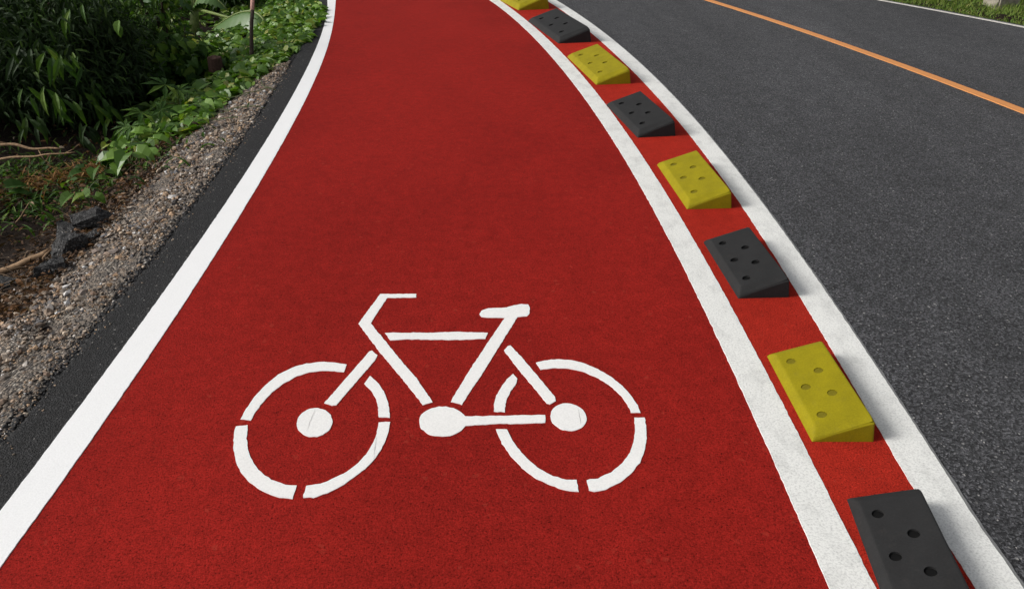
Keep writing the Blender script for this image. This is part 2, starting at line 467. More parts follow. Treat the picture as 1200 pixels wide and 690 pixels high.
# ------------------------------------------------------------------ painted bicycle
BIKE = [
    ('wheel_rim', [(-0.741,0.012), (-0.738,0.075), (-0.729,0.148), (-0.709,0.225), (-0.677,0.296), (-0.633,0.346), (-0.582,0.375), (-0.526,0.387), (-0.467,0.383), (-0.414,0.369), (-0.415,0.313), (-0.455,0.321), (-0.503,0.324), (-0.553,0.313), (-0.599,0.285), (-0.638,0.237), (-0.669,0.178), (-0.691,0.097), (-0.699,0.047), (-0.700,0.006)]),
    ('wheel_rim', [(-0.305,0.288), (-0.266,0.240), (-0.235,0.186), (-0.214,0.133), (-0.200,0.082), (-0.189,0.022), (-0.231,0.026), (-0.241,0.082), (-0.260,0.141), (-0.287,0.194), (-0.320,0.236)]),
    ('wheel_rim', [(-0.745,-0.026), (-0.744,-0.049), (-0.729,-0.107), (-0.712,-0.158), (-0.685,-0.218), (-0.656,-0.265), (-0.618,-0.311), (-0.576,-0.346), (-0.530,-0.373), (-0.488,-0.389), (-0.446,-0.395), (-0.447,-0.335), (-0.487,-0.331), (-0.527,-0.313), (-0.565,-0.288), (-0.605,-0.248), (-0.639,-0.200), (-0.664,-0.152), (-0.685,-0.095), (-0.703,-0.022)]),
    ('wheel_rim', [(-0.226,-0.004), (-0.184,-0.004), (-0.182,-0.062), (-0.187,-0.114), (-0.197,-0.164), (-0.212,-0.209), (-0.235,-0.254), (-0.267,-0.299), (-0.299,-0.338), (-0.339,-0.371), (-0.377,-0.389), (-0.414,-0.393), (-0.416,-0.335), (-0.371,-0.327), (-0.337,-0.305), (-0.303,-0.277), (-0.270,-0.236), (-0.243,-0.182), (-0.228,-0.120), (-0.224,-0.069)]),
    ('wheel_hub', [(-0.401,0.012), (-0.397,-0.001), (-0.396,-0.014), (-0.396,-0.027), (-0.397,-0.039), (-0.400,-0.050), (-0.405,-0.061), (-0.411,-0.069), (-0.418,-0.077), (-0.426,-0.082), (-0.435,-0.086), (-0.445,-0.087), (-0.455,-0.087), (-0.465,-0.085), (-0.475,-0.081), (-0.485,-0.075), (-0.494,-0.067), (-0.503,-0.058), (-0.511,-0.048), (-0.517,-0.036), (-0.522,-0.024), (-0.526,-0.011), (-0.528,0.002), (-0.529,0.015), (-0.528,0.028), (-0.525,0.040), (-0.521,0.051), (-0.515,0.060), (-0.508,0.068), (-0.499,0.074), (-0.490,0.078), (-0.480,0.080), (-0.469,0.080), (-0.459,0.077), (-0.448,0.073), (-0.438,0.066), (-0.428,0.058), (-0.419,0.048), (-0.412,0.037), (-0.406,0.025)]),
    ('front_fork', [(-0.451,0.111), (-0.337,0.463), (-0.326,0.472), (-0.299,0.435), (-0.301,0.405), (-0.403,0.097), (-0.419,0.097), (-0.434,0.104)]),
    ('handlebar_frame_tube', [(-0.365,0.960), (-0.193,0.962), (-0.189,0.926), (-0.326,0.922), (-0.368,0.696), (-0.352,0.666), (-0.205,0.415), (-0.117,0.273), (-0.038,0.115), (-0.073,0.098), (-0.166,0.257), (-0.296,0.468), (-0.422,0.690)]),
    ('top_tube', [(-0.292,0.611), (-0.267,0.613), (-0.081,0.613), (0.011,0.621), (0.159,0.613), (0.149,0.563), (0.056,0.556), (-0.035,0.556), (-0.178,0.560), (-0.260,0.552)]),
    ('crank_disc', [(0.088,-0.040), (0.082,-0.052), (0.073,-0.062), (0.064,-0.070), (0.053,-0.077), (0.041,-0.082), (0.028,-0.085), (0.015,-0.086), (0.002,-0.085), (-0.011,-0.082), (-0.024,-0.077), (-0.036,-0.070), (-0.047,-0.062), (-0.057,-0.052), (-0.065,-0.040), (-0.071,-0.028), (-0.076,-0.015), (-0.078,-0.001), (-0.079,0.013), (-0.077,0.026), (-0.073,0.039), (-0.067,0.051), (-0.059,0.062), (-0.049,0.071), (-0.038,0.079), (-0.026,0.084), (-0.012,0.088), (0.001,0.089), (0.015,0.088), (0.029,0.084), (0.043,0.079), (0.055,0.071), (0.066,0.062), (0.076,0.051), (0.091,0.030), (0.220,0.032), (0.301,0.036), (0.389,0.039), (0.388,-0.008), (0.301,-0.013), (0.221,-0.014), (0.094,-0.026)]),
    ('seat_tube_saddle', [(0.116,0.774), (0.125,0.803), (0.155,0.823), (0.240,0.833), (0.275,0.853), (0.310,0.863), (0.341,0.859), (0.348,0.833), (0.344,0.774), (0.334,0.755), (0.289,0.745), (0.205,0.487), (0.139,0.283), (0.093,0.160), (0.075,0.099), (0.030,0.119), (0.093,0.328), (0.154,0.512), (0.232,0.739), (0.181,0.739), (0.127,0.745)]),
    ('seat_stay', [(0.231,0.475), (0.246,0.507), (0.258,0.512), (0.305,0.422), (0.373,0.275), (0.432,0.147), (0.433,0.126), (0.409,0.103), (0.397,0.109), (0.338,0.238), (0.287,0.343)]),
    ('wheel_rim', [(0.269,0.301), (0.287,0.268), (0.282,0.238), (0.260,0.186), (0.243,0.129), (0.237,0.057), (0.197,0.057), (0.196,0.101), (0.204,0.157), (0.229,0.230), (0.251,0.275)]),
    ('wheel_rim', [(0.363,0.382), (0.398,0.398), (0.454,0.408), (0.509,0.401), (0.563,0.377), (0.614,0.337), (0.662,0.283), (0.699,0.223), (0.726,0.157), (0.742,0.095), (0.747,0.051), (0.711,0.051), (0.705,0.101), (0.683,0.165), (0.647,0.230), (0.600,0.283), (0.549,0.321), (0.496,0.340), (0.442,0.343), (0.382,0.332)]),
    ('wheel_rim', [(0.719,0.021), (0.757,0.023), (0.756,-0.024), (0.748,-0.093), (0.729,-0.165), (0.705,-0.222), (0.667,-0.277), (0.624,-0.320), (0.576,-0.351), (0.535,-0.364), (0.518,-0.358), (0.514,-0.307), (0.552,-0.301), (0.600,-0.272), (0.643,-0.228), (0.677,-0.171), (0.700,-0.105), (0.713,-0.043)]),
    ('wheel_rim', [(0.206,-0.043), (0.246,-0.043), (0.261,-0.093), (0.284,-0.147), (0.319,-0.205), (0.359,-0.255), (0.403,-0.290), (0.447,-0.307), (0.480,-0.309), (0.484,-0.364), (0.444,-0.357), (0.394,-0.336), (0.343,-0.299), (0.299,-0.250), (0.261,-0.188), (0.229,-0.123)]),
    ('wheel_hub', [(0.540,0.006), (0.537,-0.006), (0.532,-0.017), (0.526,-0.027), (0.519,-0.036), (0.511,-0.043), (0.502,-0.048), (0.492,-0.052), (0.482,-0.054), (0.472,-0.054), (0.461,-0.052), (0.452,-0.049), (0.442,-0.043), (0.434,-0.036), (0.426,-0.027), (0.419,-0.017), (0.414,-0.006), (0.411,0.006), (0.408,0.018), (0.408,0.031), (0.409,0.044), (0.412,0.056), (0.416,0.068), (0.422,0.078), (0.429,0.087), (0.438,0.095), (0.447,0.101), (0.457,0.106), (0.468,0.108), (0.478,0.108), (0.489,0.106), (0.499,0.102), (0.509,0.096), (0.518,0.088), (0.526,0.078), (0.532,0.068), (0.537,0.056), (0.540,0.044), (0.542,0.031), (0.542,0.019)]),
]
BIKE_AT = (-0.265, 2.242)

bike = empty('bicycle_symbol', (BIKE_AT[0], BIKE_AT[1], 0.004))
tag(bike, 'white painted bicycle symbol on the red cycle lane', 'road marking')
for k, (nm, pts) in enumerate(BIKE):
    dense = []
    for p, q in zip(pts, pts[1:] + pts[:1]):
        n = max(1, int(math.dist(p, q) / 0.012))
        for i in range(n):
            f = i / n
            x, y = p[0] + (q[0] - p[0]) * f, p[1] + (q[1] - p[1]) * f
            j = 0.0026
            dense.append((x + j * mnoise.noise((x * 70, y * 70, k)), y + 1.6 * j * mnoise.noise((x * 70, y * 70, k + 9.5))))
    bm = bmesh.new()
    top = [bm.verts.new((x, y, 0.0022)) for x, y in dense]
    f = bm.faces.new(top)
    ret = bmesh.ops.extrude_face_region(bm, geom=[f])
    for v in [g for g in ret['geom'] if isinstance(g, bmesh.types.BMVert)]: v.co.z = -0.002
    bmesh.ops.triangulate(bm, faces=bm.faces[:], ngon_method='EAR_CLIP')
    link(nm, bm_mesh(bm, nm, M['white_symbol']), bike)

for p, q in (((-0.742, 2.316), (-0.745, 2.183)), ((-0.486, 2.158), (-0.479, 2.039)), ((0.249, 2.321), (0.252, 2.220))):
    a_, b_ = Vector((*p, 0)), Vector((*q, 0))
    s_ = (b_ - a_).cross(Vector((0, 0, 1))).normalized()
    bm = bmesh.new()
    lo, hi = [], []
    for k in range(9):
        c_ = a_.lerp(b_, k / 8) - Vector((BIKE_AT[0], BIKE_AT[1], 0)) + s_ * .003 * mnoise.noise((k * .9, p[0] * 9, 1))
        hw = .0009 * (1 - abs(k - 4) / 5.5)
        lo.append(bm.verts.new(c_ - s_ * hw + Vector((0, 0, .0032)))); hi.append(bm.verts.new(c_ + s_ * hw + Vector((0, 0, .0032))))
    for k in range(8): bm.faces.new((lo[k], lo[k + 1], hi[k + 1], hi[k]))
    link('paint_crack', bm_mesh(bm, 'paint_crack', M['crack']), bike)

# ------------------------------------------------------------------ rubber lane blocks
BLOCKS = [   # colour, front left corner, heading (degrees), width, length
    ('black', (1.024, 1.320), -6.51, 0.215, 0.530),
    ('yellow', (1.068, 2.127), 0.34, 0.221, 0.548),
    ('black', (1.070, 3.158), 2.83, 0.246, 0.623),
    ('yellow', (1.041, 4.231), 3.84, 0.272, 0.777),
    ('black', (0.941, 5.595), 8.87, 0.299, 0.903),
    ('yellow', (0.782, 7.167), 9.46, 0.334, 1.195),
    ('black', (0.531, 9.037), 12.84, 0.393, 1.454),
    ('yellow', (0.089, 11.302), 16.83, 0.458, 1.700),
]

HOLES = [(0.27, 0.807), (0.597, 0.63), (0.275, 0.49), (0.595, 0.365), (0.275, 0.18)]
def block_meshes(W, L, H, colour):
    sc_ = W / 0.222
    e, q = 0.022 * sc_, 0.05 * sc_
    z0 = 0.026 * sc_
    zt = lambda x: z0 + (H - z0) * x / W
    bm = bmesh.new()
    pts = [(0, 0, 0), (W, 0, 0), (W, L, 0), (0, L, 0)]
    r = 0.009 * sc_
    for yy in (r, L - r):
        pts += [(r * 0.7, yy, z0 * 0.55), (W - r * 1.2, yy, H - 0.016 * sc_)]
    for yy in (q, L - q * 0.8):
        pts += [(e, yy, zt(e)), (W - e * 0.8, yy, zt(W - e * 0.8))]
    for p in pts: bm.verts.new(p)
    bmesh.ops.convex_hull(bm, input=bm.verts[:])
    bmesh.ops.dissolve_limit(bm, angle_limit=R(1.5), verts=bm.verts[:], edges=bm.edges[:])
    bmesh.ops.bevel(bm, geom=[ed for ed in bm.edges if max(v.co.z for v in ed.verts) > 0.002], offset=0.006 * sc_, segments=2, affect='EDGES', profile=0.6)
    bmesh.ops.recalc_face_normals(bm, faces=bm.faces[:])
    me = bpy.data.meshes.new('body_solid')
    bm.to_mesh(me); bm.free()
    hr = 0.018 * sc_
    cut = bmesh.new()
    spots = []
    for u, v in HOLES:
        x, y = u * W, v * L
        depth = min(0.013 * sc_, zt(x) - 0.010) if colour == 'black' else 0.0085 * sc_
        spots.append((x, y, zt(x), depth))
        tilt = -math.atan2(H - z0, W)
        m4 = Matrix.Translation((x, y, zt(x))) @ Matrix.Rotation(tilt, 4, 'Y') @ Matrix.Translation((0, 0, 0.1 - depth))
        bmesh.ops.create_cone(cut, cap_ends=True, segments=24, radius1=hr, radius2=hr, depth=0.2, matrix=m4)
    cme = bpy.data.meshes.new('cut'); cut.to_mesh(cme); cut.free()
    o, c = bpy.data.objects.new('o', me), bpy.data.objects.new('c', cme)
    col.objects.link(o); col.objects.link(c)
    md = o.modifiers.new('b', 'BOOLEAN'); md.operation = 'DIFFERENCE'; md.object = c; md.solver = 'EXACT'
    dg = bpy.context.evaluated_depsgraph_get()
    res = bpy.data.meshes.new_from_object(o.evaluated_get(dg))
    res.name = 'block_body'
    bpy.data.objects.remove(o); bpy.data.objects.remove(c)
    res.materials.clear(); res.materials.append(M[colour + '_rubber'])
    return res, spots, hr, tilt

def bolt_mesh(hr, colour):
    bm = bmesh.new()
    bmesh.ops.create_cone(bm, cap_ends=True, segments=20, radius1=hr * 0.97, radius2=hr * 0.93, depth=0.006, matrix=Matrix.Translation((0, 0, 0.003)))
    return bm_mesh(bm, 'bolt', M['shaded_bolt_black' if colour == 'black' else 'shaded_bolt_yellow'])

BLABEL = ['black rubber wedge block nearest the camera, cut off by the bottom edge',
          'nearest yellow rubber wedge block, fully in view beside the bicycle symbol',
          'second black rubber wedge block, just beyond the nearest yellow one',
          'second yellow rubber wedge block from the camera, between two black blocks',
          'third black rubber wedge block from the camera, just beyond the second yellow block',
          'third yellow rubber wedge block from the camera, between two small black blocks',
          'farthest black rubber wedge block, next to the cropped yellow block',
          'farthest yellow rubber wedge block, cut off by the top edge']
for i, (colour, (bx, by), yaw, W_, L_) in enumerate(BLOCKS):
    b = empty('lane_block', (bx, by, 0.0045), R(yaw))
    tag(b, BLABEL[i], 'lane divider', 'rubber wedge blocks along the lane edge')
    me, spots, hr, tilt = block_meshes(W_, L_, 0.098 * W_ / 0.222, colour)
    link('rubber_body', me, b)
    bme = bolt_mesh(hr, colour)
    for x, y, z, dep in spots:
        o = link('bolt', bme, b)
        o.location = (x + math.sin(-tilt) * dep, y, z - dep * math.cos(tilt))
        o.rotation_euler = (0, tilt, 0)

# ------------------------------------------------------------------ leaf builder
def leaf_template(kind):
    """unit leaf: base at the origin, length 1 along +y, width about 1 across x"""
    if kind == 'lance':
        ys, ws, dz = [0, .18, .45, .75, 1], [0.0, .36, .5, .3, 0], [0, .03, .04, -.03, -.16]
    elif kind == 'oval':
        ys, ws, dz = [0, .15, .42, .75, 1], [0.0, .38, .5, .34, 0], [0, .03, .05, .0, -.1]
    else:       # heart
        ys, ws, dz = [0, .0, .3, .65, 1], [0.0, .36, .5, .33, 0], [0, .02, .04, .0, -.12]
    V, T = [], []
    V.append((0, ys[0], dz[0]))
    for y, w_, z in list(zip(ys, ws, dz))[1:-1]:
        yb = y - (0.12 if kind == 'heart' and y == 0 else 0)
        V += [(-w_, yb, z), (0, max(y, 0.05), z), (w_, yb, z)]
    V.append((0, 1, dz[-1]))
    T += [(0, 2, 1), (0, 3, 2)]
    for k in range(2):
        a = 1 + 3 * k
        T += [(a, a + 1, a + 4), (a, a + 4, a + 3), (a + 1, a + 2, a + 5), (a + 1, a + 5, a + 4)]
    e = len(V) - 1
    T += [(7, 8, e), (8, 9, e)]
    return np.array(V, float), np.array(T)
TPL = {k: leaf_template(k) for k in ('lance', 'oval', 'heart')}

def leaves(kind, pos, direc, up, length, width):
    """joined leaf geometry: arrays of base points, axis directions, up directions, sizes"""
    V0, T0 = TPL[kind]
    pos, direc, up = [np.asarray(v, float) for v in (pos, direc, up)]
    direc = direc / np.linalg.norm(direc, axis=1, keepdims=True)
    side = np.cross(direc, up)
    side /= np.linalg.norm(side, axis=1, keepdims=True) + 1e-9
    nrm = np.cross(side, direc)
    n, k = len(pos), len(V0)
    L = np.asarray(length)[:, None, None]; Wd = np.asarray(width)[:, None, None]
    curl = rng.uniform(0.4, 2.2, n)[:, None, None]; fold = rng.uniform(0.1, 0.7, n)[:, None, None]
    V = pos[:, None, :] + side[:, None, :] * V0[None, :, 0:1] * Wd + direc[:, None, :] * V0[None, :, 1:2] * L + nrm[:, None, :] * (V0[None, :, 2:3] * L * curl + np.abs(V0[None, :, 0:1]) * Wd * fold)
    T = T0[None] + (np.arange(n) * k)[:, None, None]
    return V.reshape(-1, 3), T.reshape(-1, 3)

def unit(v):
    return v / (np.linalg.norm(v, axis=1, keepdims=True) + 1e-9)

def single_leaf(kind, L, W_, m, curl=1.0):
    V0, T0 = TPL[kind]
    V = V0.copy(); V[:, 0] *= W_; V[:, 1] *= L; V[:, 2] = V[:, 2] * L * curl + np.abs(V[:, 0]) * 0.4
    return tri_mesh(kind + '_leaf', V, T0, m)

def orient(o, pos, direc, up):
    d_ = Vector(direc).normalized(); s_ = d_.cross(Vector(up)).normalized(); n_ = s_.cross(d_)
    o.matrix_local = Matrix(((s_.x, d_.x, n_.x, pos[0]), (s_.y, d_.y, n_.y, pos[1]), (s_.z, d_.z, n_.z, pos[2]), (0, 0, 0, 1)))

# ------------------------------------------------------------------ gravel
def stones(n, xs, ys, zs, size, m, name):
    base = np.array([(-1, 0, 0), (1, 0, 0), (0, -1, 0), (0, 1, 0), (0, 0, -1), (0, 0, 1), (.6, .6, .55), (-.6, .65, .5), (.6, -.65, .5), (-.62, -.6, .55)])
    T0 = np.array([(5, 6, 7), (5, 7, 9), (5, 9, 8), (5, 8, 6), (6, 1, 3), (6, 3, 7), (7, 3, 0), (7, 0, 9), (9, 0, 2), (9, 2, 8), (8, 2, 1), (8, 1, 6),
                   (3, 1, 4), (0, 3, 4), (2, 0, 4), (1, 2, 4)])
    J = base[None] * rng.uniform(0.7, 1.2, (n, 10, 1)) + rng.normal(0, 0.10, (n, 10, 3))
    J *= (size[:, None, None] * np.stack([rng.uniform(.75, 1.25, n), rng.uniform(.6, 1.1, n), rng.uniform(.45, .85, n)], 1)[:, None, :])
    A = rng.uniform(0, 2 * np.pi, n); ca, sa = np.cos(A)[:, None], np.sin(A)[:, None]
    tl = rng.normal(0, .35, n)[:, None]
    x, y, z = J[..., 0], J[..., 1], J[..., 2]
    y, z = y * np.cos(tl) - z * np.sin(tl), y * np.sin(tl) + z * np.cos(tl)
    V = np.stack([x * ca - y * sa + xs[:, None], x * sa + y * ca + ys[:, None], z + zs[:, None]], 2)
    T = T0[None] + (np.arange(n) * 10)[:, None, None]
    return tri_mesh(name, V.reshape(-1, 3), T.reshape(-1, 3), m)

ysg = np.arange(-3, 9.2, 0.05)
rows = []
for q in np.linspace(-0.005, 0.56, 14):
    xx = S(ysg) - q
    rows.append(np.stack([xx, ysg, tz(xx, ysg) + 0.006 + 0.012 * vnoise(ysg, 3.0, q * 9)], 1))
tag(link('gravel_bed', grid_mesh('gravel_bed', np.stack(rows, 1), M['gravel_bed'])), kind='structure')

def gravel_strip():
    n = 40000
    y = 0.6 + 7.6 * rng.uniform(0, 1, n) ** 1.25
    lim = np.interp(y, [0, 4.2, 5, 6.5, 7.8, 8.4], [0.85, 0.68, 0.52, 0.42, 0.30, 0.22])
    q = np.where(rng.uniform(0, 1, n) < 0.9, rng.uniform(0, 1, n), 1 + np.abs(rng.normal(0, .25, n)))
    dd = 0.012 + q * lim
    x = S(y) - dd
    size = np.clip(rng.lognormal(math.log(0.0054), 0.55, n), 0.0025, 0.026) * np.interp(y, [1, 8], [1, 1.25])
    size *= np.interp(q, [0, .25, 1], [0.72, 0.95, 1.15])
    z = tz(x, y) + 0.006 + size * 0.25 + np.array([0.02 * mnoise.noise((a_ * 4, b_ * 4, 2)) for a_, b_ in zip(x, y)])
    patch = np.array([mnoise.noise((a_ * 3.1, b_ * 2.2, 12)) + .4 * mnoise.noise((a_ * 9, b_ * 9, 5)) for a_, b_ in zip(x, y)])
    ok = (patch + 0.34 - 0.25 * np.maximum(q - .7, 0) * 3 > 0) | (rng.uniform(0, 1, n) < .35)
    x, y, z, size = x[ok], y[ok], z[ok], size[ok]
    o = link('gravel', stones(len(x), x, y, z, size, M['gravel'], 'gravel'))
    tag(o, kind='stuff')
    # loose grit strewn on the shoulder
    n = 600
    y = rng.uniform(1.5, 8, n); x = S(y) + np.abs(rng.normal(0, 0.045, n)) - 0.01
    size = rng.uniform(0.0022, 0.006, n)
    o = link('loose_grit', stones(n, x, y, size * 0.3, size, M['gravel'], 'loose_grit'))
    tag(o, kind='stuff')
    # crumbled asphalt at the broken edge
    n = 4200
    y = rng.uniform(1.0, 8.6, n); x = S(y) - np.abs(rng.normal(0.0, 0.034, n)) + 0.015
    size = rng.uniform(0.004, 0.013, n)
    o = link('crumbled_asphalt', stones(n, x, y, np.maximum(tz(x, y), -0.03) + size * 0.5, size, M['tar_bits'], 'crumbled_asphalt'))
    tag(o, kind='stuff')
gravel_strip()

# broken lumps of old asphalt at the foot of the gravel
def chunk(pos, dims, rz, seed, label):
    r = random.Random(seed)
    bm = bmesh.new()
    for _ in range(20):
        v = Vector((r.gauss(0, 1), r.gauss(0, 1), r.gauss(0, 1))).normalized()
        v = Vector([max(-.62, min(.62, c_)) for c_ in v])
        bm.verts.new((v.x * dims[0] * .78, v.y * dims[1] * .78, v.z * dims[2] * .78))
    bmesh.ops.convex_hull(bm, input=bm.verts[:])
    bmesh.ops.dissolve_limit(bm, angle_limit=R(4), verts=bm.verts[:], edges=bm.edges[:])
    bmesh.ops.triangulate(bm, faces=bm.faces[:])
    for _ in range(3):
        bmesh.ops.subdivide_edges(bm, edges=[e_ for e_ in bm.edges if e_.calc_length() > .016], cuts=1)
        bmesh.ops.triangulate(bm, faces=bm.faces[:])
    bm.normal_update()
    for v in bm.verts:
        p = v.co + Vector((seed, 0, 0))
        n = 0.003 * mnoise.cell(p * 60) + 0.006 * mnoise.noise(p * 22) + 0.004 * mnoise.noise(p * 95)
        v.co += v.normal * (n - .006)
    o = link('asphalt_lump', bm_mesh(bm, 'asphalt_lump', M['lump']))
    o.location = (pos[0], pos[1], pos[2] + dims[2] * 0.30)
    o.rotation_euler = (r.uniform(-.25, .25), r.uniform(-.25, .25), rz)
    tag(o, label, 'rubble', 'lumps of old asphalt beside the gravel')
chunk((-2.602, 4.387, -0.190), (.26, .20, .17), .5, 1, 'upper grey lump of broken asphalt with a pale flat top beside the gravel')
chunk((-2.770, 4.423, -0.248), (.18, .19, .12), .2, 2, 'broken asphalt lump at the left of the pile, against the dark undergrowth')
chunk((-2.565, 4.016, -0.186), (.23, .20, .18), .7, 3, 'large dark lump of broken asphalt in the middle of the pile')
chunk((-2.518, 3.740, -0.175), (.17, .15, .12), .3, 4, 'smaller dark asphalt lump just right of the thick fallen branch end')
chunk((-2.775, 3.729, -0.265), (.20, .14, .09), .1, 5, 'low asphalt lump under the fallen branch at the left edge')
chunk((-2.485, 4.137, -0.155), (.13, .10, .07), 1.2, 6, 'little asphalt lump tucked under the upper grey lump')

# fallen sticks
def stick(pts, r0, r1, label, twigs=(), name='fallen_branch', lift=.06):
    P_ = [Vector(p) + Vector((0, 0, lift)) for p in pts]
    fine = []
    for a_, b_ in zip(P_[:-1], P_[1:]):
        for k in range(5): fine.append(a_.lerp(b_, k / 5))
    fine.append(P_[-1])
    fine = [p + Vector((mnoise.noise(p * 7), mnoise.noise(p * 7 + Vector((5, 0, 0))), mnoise.noise(p * 7 + Vector((0, 5, 0))))) * r0 * 0.9 for p in fine]
    n = len(fine)
    bm = bmesh.new()
    tube_bm(bm, fine, [r0 + (r1 - r0) * i / (n - 1) + r0 * .12 * mnoise.noise((i * .9, 3, r0 * 99)) for i in range(n)], 8)
    for k, vec, ln in twigs:
        p = fine[int(k * (n - 1))]
        v = Vector(vec).normalized()
        tube_bm(bm, [p, p + v * ln * .5, p + v * ln + Vector((0, 0, .02))], [r1 * .8, r1 * .6, r1 * .3], 5)
    o = link(name, bm_mesh(bm, name, M['stick'], True))
    tag(o, label, 'branch')
stick([(-3.225, 3.917, -0.415), (-3.006, 3.969, -0.341), (-2.854, 3.996, -0.287), (-2.704, 4.045, -0.234)], .021, .018, 'thick pale brown fallen branch lying at the left edge beside the asphalt lumps')
stick([(-4.466, 6.150, -0.277), (-4.118, 6.100, -0.275), (-3.904, 6.050, -0.287), (-3.657, 6.000, -0.270)], .017, .006, 'reddish bare branch, upper of the two across the dark undergrowth', [(.35, (-.8, .1, .15), .25), (.75, (.2, -.1, -.6), .14)])
stick([(-4.267, 6.000, -0.372), (-3.945, 5.950, -0.324), (-3.702, 5.900, -0.292), (-3.490, 5.900, -0.271)], .010, .004, 'thin bare branch, lower of the two across the dark undergrowth', [(.4, (-.1, 0, -.8), .1), (.9, (.7, .1, .3), .15)])
stick([(-2.677, 3.923, -0.227), (-2.692, 4.005, -0.230), (-2.679, 4.061, -0.225)], .008, .006, 'short thin twig beside the end of the thick fallen branch', name='fallen_twig')
stick([(-3.506, 4.900, -0.489), (-3.395, 4.900, -0.385), (-3.305, 4.900, -0.282)], .006, .003, 'slim upright dead twig standing in the dark litter left of the lumps', name='fallen_twig')

# dead leaves and dry grass on the bank
def litter():
    n = 2600
    y = rng.uniform(3.2, 8.5, n); dd = 0.62 + np.abs(rng.normal(0, .9, n))
    x = S(y) - dd
    c_ = np.array((-3.561, 5.755, -0.418))
    m_ = rng.uniform(0, 1, n) < 0.35
    x = np.where(m_, c_[0] + rng.normal(0, .42, n), x); y = np.where(m_, c_[1] + rng.normal(0, .30, n) + (x - c_[0]) * .55, y)
    z = tz(x, y) + rng.uniform(0.01, 0.06, n)
    A = rng.uniform(0, 2 * np.pi, n)
    dr = np.stack([np.cos(A), np.sin(A), rng.normal(0, .3, n)], 1)
    up = np.stack([rng.normal(0, .6, n), rng.normal(0, .6, n), np.ones(n)], 1)
    L = rng.uniform(.03, .07, n)
    V, T = leaves('oval', np.stack([x, y, z], 1), dr, up, L, L * rng.uniform(.2, .5, n))
    n = 1500
    y2 = rng.uniform(3.2, 5.4, n); x2 = S(y2) - .5 - np.abs(rng.normal(0, .35, n))
    A = rng.uniform(0, 2 * np.pi, n)
    L2_ = rng.uniform(.02, .05, n)
    V2, T2 = leaves('oval', np.stack([x2, y2, tz(x2, y2) + rng.uniform(.01, .05, n)], 1), np.stack([np.cos(A), np.sin(A), rng.normal(0, .35, n)], 1), np.stack([rng.normal(0, .6, n), rng.normal(0, .6, n), np.ones(n)], 1), L2_, L2_ * rng.uniform(.25, .6, n))
    T = np.concatenate([T, T2 + len(V)]); V = np.concatenate([V, V2])
    tag(link('dead_leaves', tri_mesh('dead_leaves', V, T, M['dead_leaf'])), kind='stuff')
litter()

def blades(name, x, y, z, h, wd, m, lean=0.5):
    n = len(x)
    A = rng.uniform(0, 2 * np.pi, n)
    dr = np.stack([np.cos(A) * lean, np.sin(A) * lean, rng.uniform(.5, 1.1, n)], 1)
    up = np.stack([np.cos(A), np.sin(A), np.zeros(n)], 1)
    V, T = leaves('lance', np.stack([x, y, z], 1), dr, -up, h, wd)
    o = link(name, tri_mesh(name, V, T, m))
    return tag(o, kind='stuff')

def dry_grass():
    c_ = np.array((-3.499, 5.809, -0.417))
    n = 1100
    x = c_[0] + rng.normal(0, .22, n); y = c_[1] + rng.normal(0, .15, n) + (x - c_[0]) * .6
    blades('dry_grass', x, y, tz(x, y), rng.uniform(.05, .17, n), rng.uniform(.007, .016, n), M['dry_grass'], .9)
    n = 260
    y = rng.uniform(3.4, 5.6, n); x = S(y) - .55 - np.abs(rng.normal(0, .35, n))
    blades('twig_litter', x, y, tz(x, y) + .01, rng.uniform(.06, .22, n), rng.uniform(.005, .009, n), M['twig'], 3.5)
    n = 1500
    c_ = np.array((-3.767, 5.635, -0.421))
    x = c_[0] + rng.normal(0, .55, n); y = c_[1] + rng.normal(0, .45, n)
    blades('bank_grass', x, y, tz(x, y), rng.uniform(.05, .15, n), rng.uniform(.010, .03, n), M['leaf_mid'], .9)
dry_grass()

